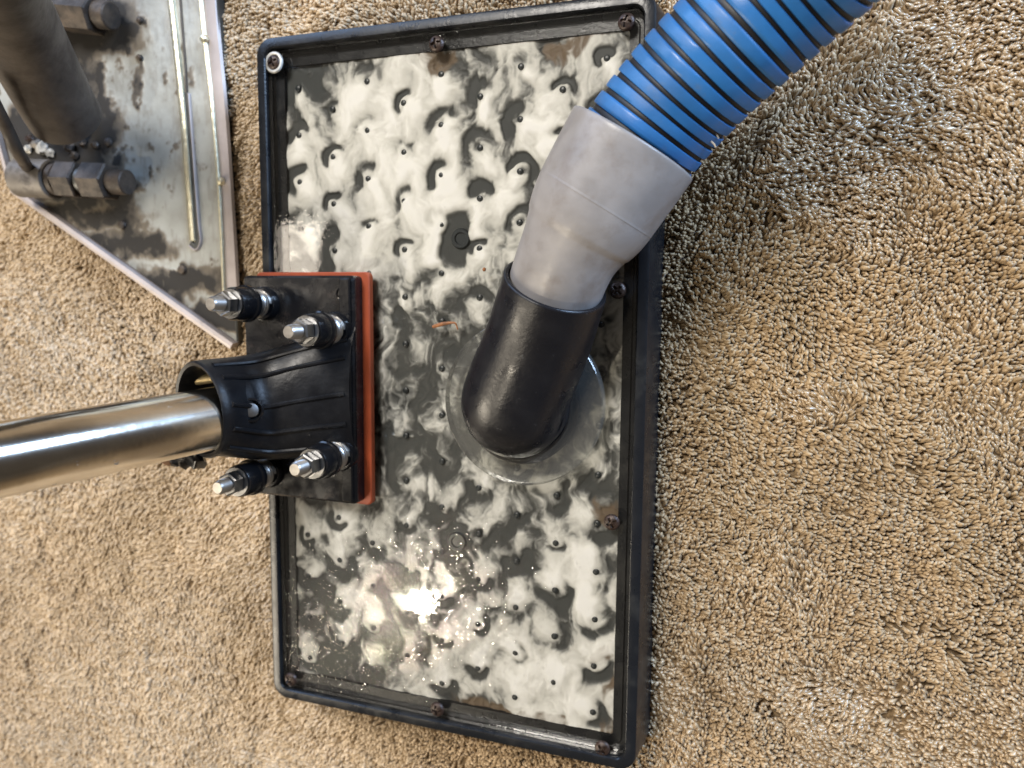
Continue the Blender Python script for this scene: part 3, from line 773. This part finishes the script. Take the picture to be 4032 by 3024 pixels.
# ------------------------------------------------------------------ metal wand at the upper left
wand = thing('carpet_wand', (wE[0], wE[1], ZO - .024), 'grimy bare metal carpet wand head lying at the upper left of the black extraction head', 'carpet wand')
def wand_plate():
    nu, nv = 150, 190
    a = np.linspace(0, 1, nu)[None, :, None]; b = np.linspace(0, 1, nv)[:, None, None]
    ED = wD; 
    G = (1 - a) * (1 - b) * wD + a * (1 - b) * wC + a * b * wTR + (1 - a) * b * wTL
    X, Y = G[..., 0], G[..., 1]
    wx = (fbm(X * 90, Y * 90, 81, 4) - .5) * .020; wy = (fbm(X * 90 + 4, Y * 90, 85, 4) - .5) * .020
    g = np.zeros_like(X)
    for px, py, rx, ry, s in ((150, 385, .040, .021, 1), (110, 330, .036, .017, .9), (190, 290, .022, .024, .9), (60, 320, .018, .030, 1), (215, 225, .008, .03, .8), (250, 410, .013, .020, 1),
                              (130, 60, .06, .026, 1), (230, 85, .030, .010, .8), (185, 150, .012, .035, .65), (180, 470, .05, .010, .75), (270, 530, .04, .010, .75), (370, 610, .05, .010, .7), (450, 690, .04, .010, .9), (275, 480, .006, .02, .55),
                              (290, 175, .004, .022, .5), (290, 500, .012, .006, .6), (390, 582, .006, .004, .9), (300, 45, .004, .003, .8)):
        c = wat(px, py); r = np.hypot((X + wx - c[0]) / rx, (Y + wy - c[1]) / ry)
        g = np.maximum(g, s * sstep(1.25, .45, r))
    n = fbm(X * 150, Y * 150, 91, 5, .6); n2 = fbm(X * 420, Y * 130, 95, 3)
    g = np.clip(g * (.62 + 1.3 * n) + .55 * sstep(.60, .80, n) * sstep(.45, .6, fbm(X * 30, Y * 30, 97, 3)) + .10 * sstep(.55, .7, n2), 0, 1)
    z = G[..., 2] - .0018 + .0006 * (fbm(X * 18, Y * 18, 99, 2) - .5) + .0006 * g
    co = np.stack([X, Y, z], -1).reshape(-1, 3)
    I = np.arange(nu * nv).reshape(nv, nu); q = np.stack([I[:-1, :-1], I[:-1, 1:], I[1:, 1:], I[1:, :-1]], -1).reshape(-1, 4)
    o = mesh_obj('head_plate', co, q, wm, wand, angle=60)
    at_ = o.data.attributes.new('grime', 'FLOAT', 'POINT'); at_.data.foreach_set('value', g.astype(np.float32).ravel())
    return o
def wand_mat():
    m, N, L, b = nt('dirty_sheet_metal')
    a = N.new('ShaderNodeAttribute'); a.attribute_name = 'grime'
    tc = N.new('ShaderNodeTexCoord')
    n = N.new('ShaderNodeTexNoise'); n.inputs['Scale'].default_value = 45; n.inputs['Detail'].default_value = 8; L.new(tc.outputs['Object'], n.inputs['Vector'])
    cr = N.new('ShaderNodeValToRGB'); e = cr.color_ramp.elements
    e[0].position = .3; e[0].color = (.30, .30, .27, 1); e[1].position = .7; e[1].color = (.44, .45, .42, 1); L.new(n.outputs[0], cr.inputs[0])
    c2 = N.new('ShaderNodeValToRGB'); e = c2.color_ramp.elements
    e[0].position = 0; e[0].color = (1, 1, 1, 1); e[1].position = .85; e[1].color = (.028, .021, .016, 1); x_ = e.new(.35); x_.color = (.40, .33, .27, 1)
    L.new(a.outputs['Fac'], c2.inputs[0])
    mx = N.new('ShaderNodeMix'); mx.data_type = 'RGBA'; mx.blend_type = 'MULTIPLY'; mx.inputs[0].default_value = 1
    L.new(cr.outputs[0], mx.inputs[6]); L.new(c2.outputs[0], mx.inputs[7]); L.new(mx.outputs[2], b.inputs['Base Color'])
    mm = N.new('ShaderNodeMath'); mm.operation = 'MULTIPLY_ADD'; mm.inputs[1].default_value = -.4; mm.inputs[2].default_value = .4; mm.use_clamp = True
    L.new(a.outputs['Fac'], mm.inputs[0]); L.new(mm.outputs[0], b.inputs['Metallic'])
    mr = N.new('ShaderNodeMath'); mr.operation = 'MULTIPLY_ADD'; mr.inputs[1].default_value = .3; mr.inputs[2].default_value = .42
    L.new(a.outputs['Fac'], mr.inputs[0]); L.new(mr.outputs[0], b.inputs['Roughness'])
    n3 = N.new('ShaderNodeTexNoise'); n3.inputs['Scale'].default_value = 160; n3.inputs['Detail'].default_value = 5; L.new(tc.outputs['Object'], n3.inputs['Vector'])
    bp = N.new('ShaderNodeBump'); bp.inputs['Strength'].default_value = .25; bp.inputs['Distance'].default_value = .001
    L.new(n3.outputs[0], bp.inputs['Height']); L.new(bp.outputs[0], b.inputs['Normal'])
    return m
wm = wand_mat()
wand_plate()
def wall(name, p, q, h0, h1, th_, m, lean=0.0):
    p = np.array(p, float); q = np.array(q, float); d = q - p; d[2] = 0; d /= np.linalg.norm(d); nrm = np.array([d[1], -d[0], 0])   # outward (right of travel)
    pr = [(0, h0), (0, h1), (th_ * .5, h1 + .0006), (th_, h1), (th_, h0)]
    L0 = [p + nrm * (a + lean * (b - h0)) + [0, 0, b] for a, b in pr]; L1 = [q + nrm * (a + lean * (b - h0)) + [0, 0, b] for a, b in pr]
    return mesh_obj(name, L0 + L1, [(i, (i + 1) % 5, 5 + (i + 1) % 5, 5 + i) for i in range(5)] + [(4, 3, 2, 1, 0), (5, 6, 7, 8, 9)], m, wand, angle=30)
wall('side_wall', wD, wC, -.010, .0015, .0042, M['edge'], .12)
wall('side_wall', wTL, wD, -.017, .0015, .0030, M['edge'], .10)
wall('front_wall', wC, wTR, -.008, -.0012, .0016, M['slot'])
# lip strip, beads and slot along the front edge
def strip(name, pts, half, h, m, parent=wand, seg_=40, rz=0.0):
    P = bez([wat(a, b, rz) for a, b in pts], seg_); T = np.gradient(P, axis=0); T[:, 2] = 0; T /= np.linalg.norm(T, axis=1)[:, None]
    Nn = np.stack([T[:, 1], -T[:, 0], T[:, 2] * 0], 1); loops = []
    for p, nn in zip(P, Nn):
        loops.append([p + nn * a + [0, 0, b] for a, b in ((-half, -.001), (-half * .8, h * .7), (-half * .3, h), (half * .3, h), (half * .8, h * .7), (half, -.001))])
    V, F = loft(loops); return mesh_obj(name, V, F, m, parent, angle=45)
strip('solder_bead', [(366, -30), (372, 20), (384, 130), (398, 270), (408, 400), (417, 520)], .0024, .0018, M['bead'], rz=-.001)
strip('lip_rod', [(434, -30), (439, 40), (456, 190), (470, 330), (480, 480), (487, 640)], .0015, .0022, M['bead'], rz=-.001)
strip('lip_strip', [(452, -30), (458, 60), (474, 220), (486, 380), (495, 520), (503, 660)], .0052, .0009, M['edge'], rz=-.001)
strip('lip_slot', [(402, 200), (408, 280), (416, 390), (423, 480), (427, 522), (421, 532), (412, 526)], .0019, .0007, M['slot'], rz=-.0012)
strip('slot_rim', [(409, 202), (415, 280), (423, 390), (430, 480), (434, 522), (424, 540), (410, 531)], .0007, .0012, M['edge'], rz=-.0012)
strip('seam_line', [(388, -20), (394, 60), (400, 140), (403, 198)], .0008, .0005, M['pipe'], rz=-.0012)
for (a, b) in ((443, 85), (479, 392)):
    c = wat(a, b); V, F = lathe([(.0026, -.001), (.0026, .0012), (.0018, .0026), (.0006, .0030)], c, 16); mesh_obj('rivet', V, F, M['bead'], wand)
for (a, b, r) in ((300, 123, .0016), (262, 486, .0024), (392, 582, .0026), (300, 43, .0018), (232, 307, .0026)):
    c = wat(a, b); V, F = lathe([(r * 1.2, -.0012), (r, .0004), (r * .5, .0010), (r * .2, .0011)], c, 14); mesh_obj('rivet', V, F, M['brownmetal'], wand)
# suction tube rising towards the camera
tp = bez([atd(140, 252, .470), atd(118, 214, .456), atd(54, 92, .414), atd(-5, -20, .370), atd(-70, -150, .318)], 30)
V, F = sweep(tp, .0212, 56, True, True); mesh_obj('suction_tube', V, F, M['pipe'], wand)
tT = tp[1] - tp[0]
V, F = lathe([(.0214, 0), (.0242, .001), (.0246, .003), (.0220, .008)], wat(136, 236), 48, tT, cap=False); mesh_obj('weld_collar', V, F, M['brownmetal'], wand)
# jet fittings: bodies, collars and hex ends lying along the plate
def fitting(p0, p1, sections, name):
    p0 = np.array(p0); p1 = np.array(p1); d = p1 - p0; Lh = np.linalg.norm(d); d /= Lh
    root = None
    for (a, b, r, n, mm, nm) in sections:
        V, F = lathe([(r * .9, a * Lh), (r, a * Lh + .0008), (r, b * Lh - .0008), (r * .9, b * Lh)], p0, n, d)
        o = mesh_obj(nm, V, F, M[mm], wand if root is None else root, angle=25)
        if root is None: root = o
    return root
z_ = .0105
fitting(wat(34, 384, z_), wat(277, 394, z_), [(.04, .36, .0125, 28, 'greymetal', 'jet_fitting'), (.36, .42, .0105, 28, 'brownmetal', 'neck'), (.42, .60, .0122, 6, 'brownmetal', 'hex_body'),
        (.60, .65, .0088, 24, 'slot', 'neck'), (.65, .86, .0122, 6, 'brownmetal', 'hex_nut'), (.86, 1.0, .0080, 20, 'brownmetal', 'nozzle')], 'f')
fitting(wat(60, 16, z_), wat(242, 34, z_), [(.0, .36, .0125, 28, 'brownmetal', 'jet_fitting'), (.36, .44, .0105, 28, 'slot', 'neck'), (.44, .84, .0128, 6, 'brownmetal', 'hex_nut'), (.84, 1.0, .0085, 20, 'brownmetal', 'nozzle')], 'f')
V, F = sweep(bez([at(62, 366, .006), atd(40, 330, .455), atd(12, 272, .435), atd(-30, 190, .405)], 20), .0036, 16, True, True); mesh_obj('feed_pipe', V, F, M['pipe'], wand)
# lumps of caked dirt and a cream clip between tube and fitting
rs = np.random.default_rng(3)
for (a, b, r, mm) in ((92, 322, .0052, 'washer'), (78, 312, .0040, 'greymetal'), (108, 330, .0036, 'washer'), (64, 300, .0034, 'red'), (150, 318, .0044, 'brownmetal'), (178, 308, .0034, 'brownmetal'), (205, 312, .0030, 'brownmetal'), (160, 336, .0036, 'brownmetal'), (60, 322, .0036, 'washer')):
    c = wat(a, b); bm = bmesh.new(); bmesh.ops.create_icosphere(bm, subdivisions=2, radius=1)
    V = np.array([v.co for v in bm.verts]); F = [[v.index for v in f.verts] for f in bm.faces]; bm.free()
    V = V * (1 + rs.normal(0, .14, (len(V), 1))) * [r, r * .8, r * .6] + c
    mesh_obj('dirt_clod', V, F, M[mm] if mm != 'red' else M['rust'], wand, angle=25)

# ------------------------------------------------------------------ debris on the lid
pts = [at(935, 706, .0030), at(955, 700, .0032), at(975, 697, .0034), at(984, 699, .0034), at(989, 712, .0028)]
V, F = sweep(bez(pts, 26), np.interp(np.linspace(0, 1, 26), [0, .2, .55, 1], [.0009, .0011, .0006, .0004]), 8, True, True)
mesh_obj('dry_stem', V, F, M['stem'], None, at0=pts[0], label='thin bent orange stem stuck to the clear lid left of the black spout', category='debris')
c = at(1046, 582, .0024)
V, F = lathe([(.0006, -.0008), (.0011, 0), (.0008, .0007), (.0003, .0010)], c, 9)
mesh_obj('dirt_crumb', V, F, M['stem'], None, at0=c, label='tiny orange crumb on the lid just below the round dark bolt', category='debris')
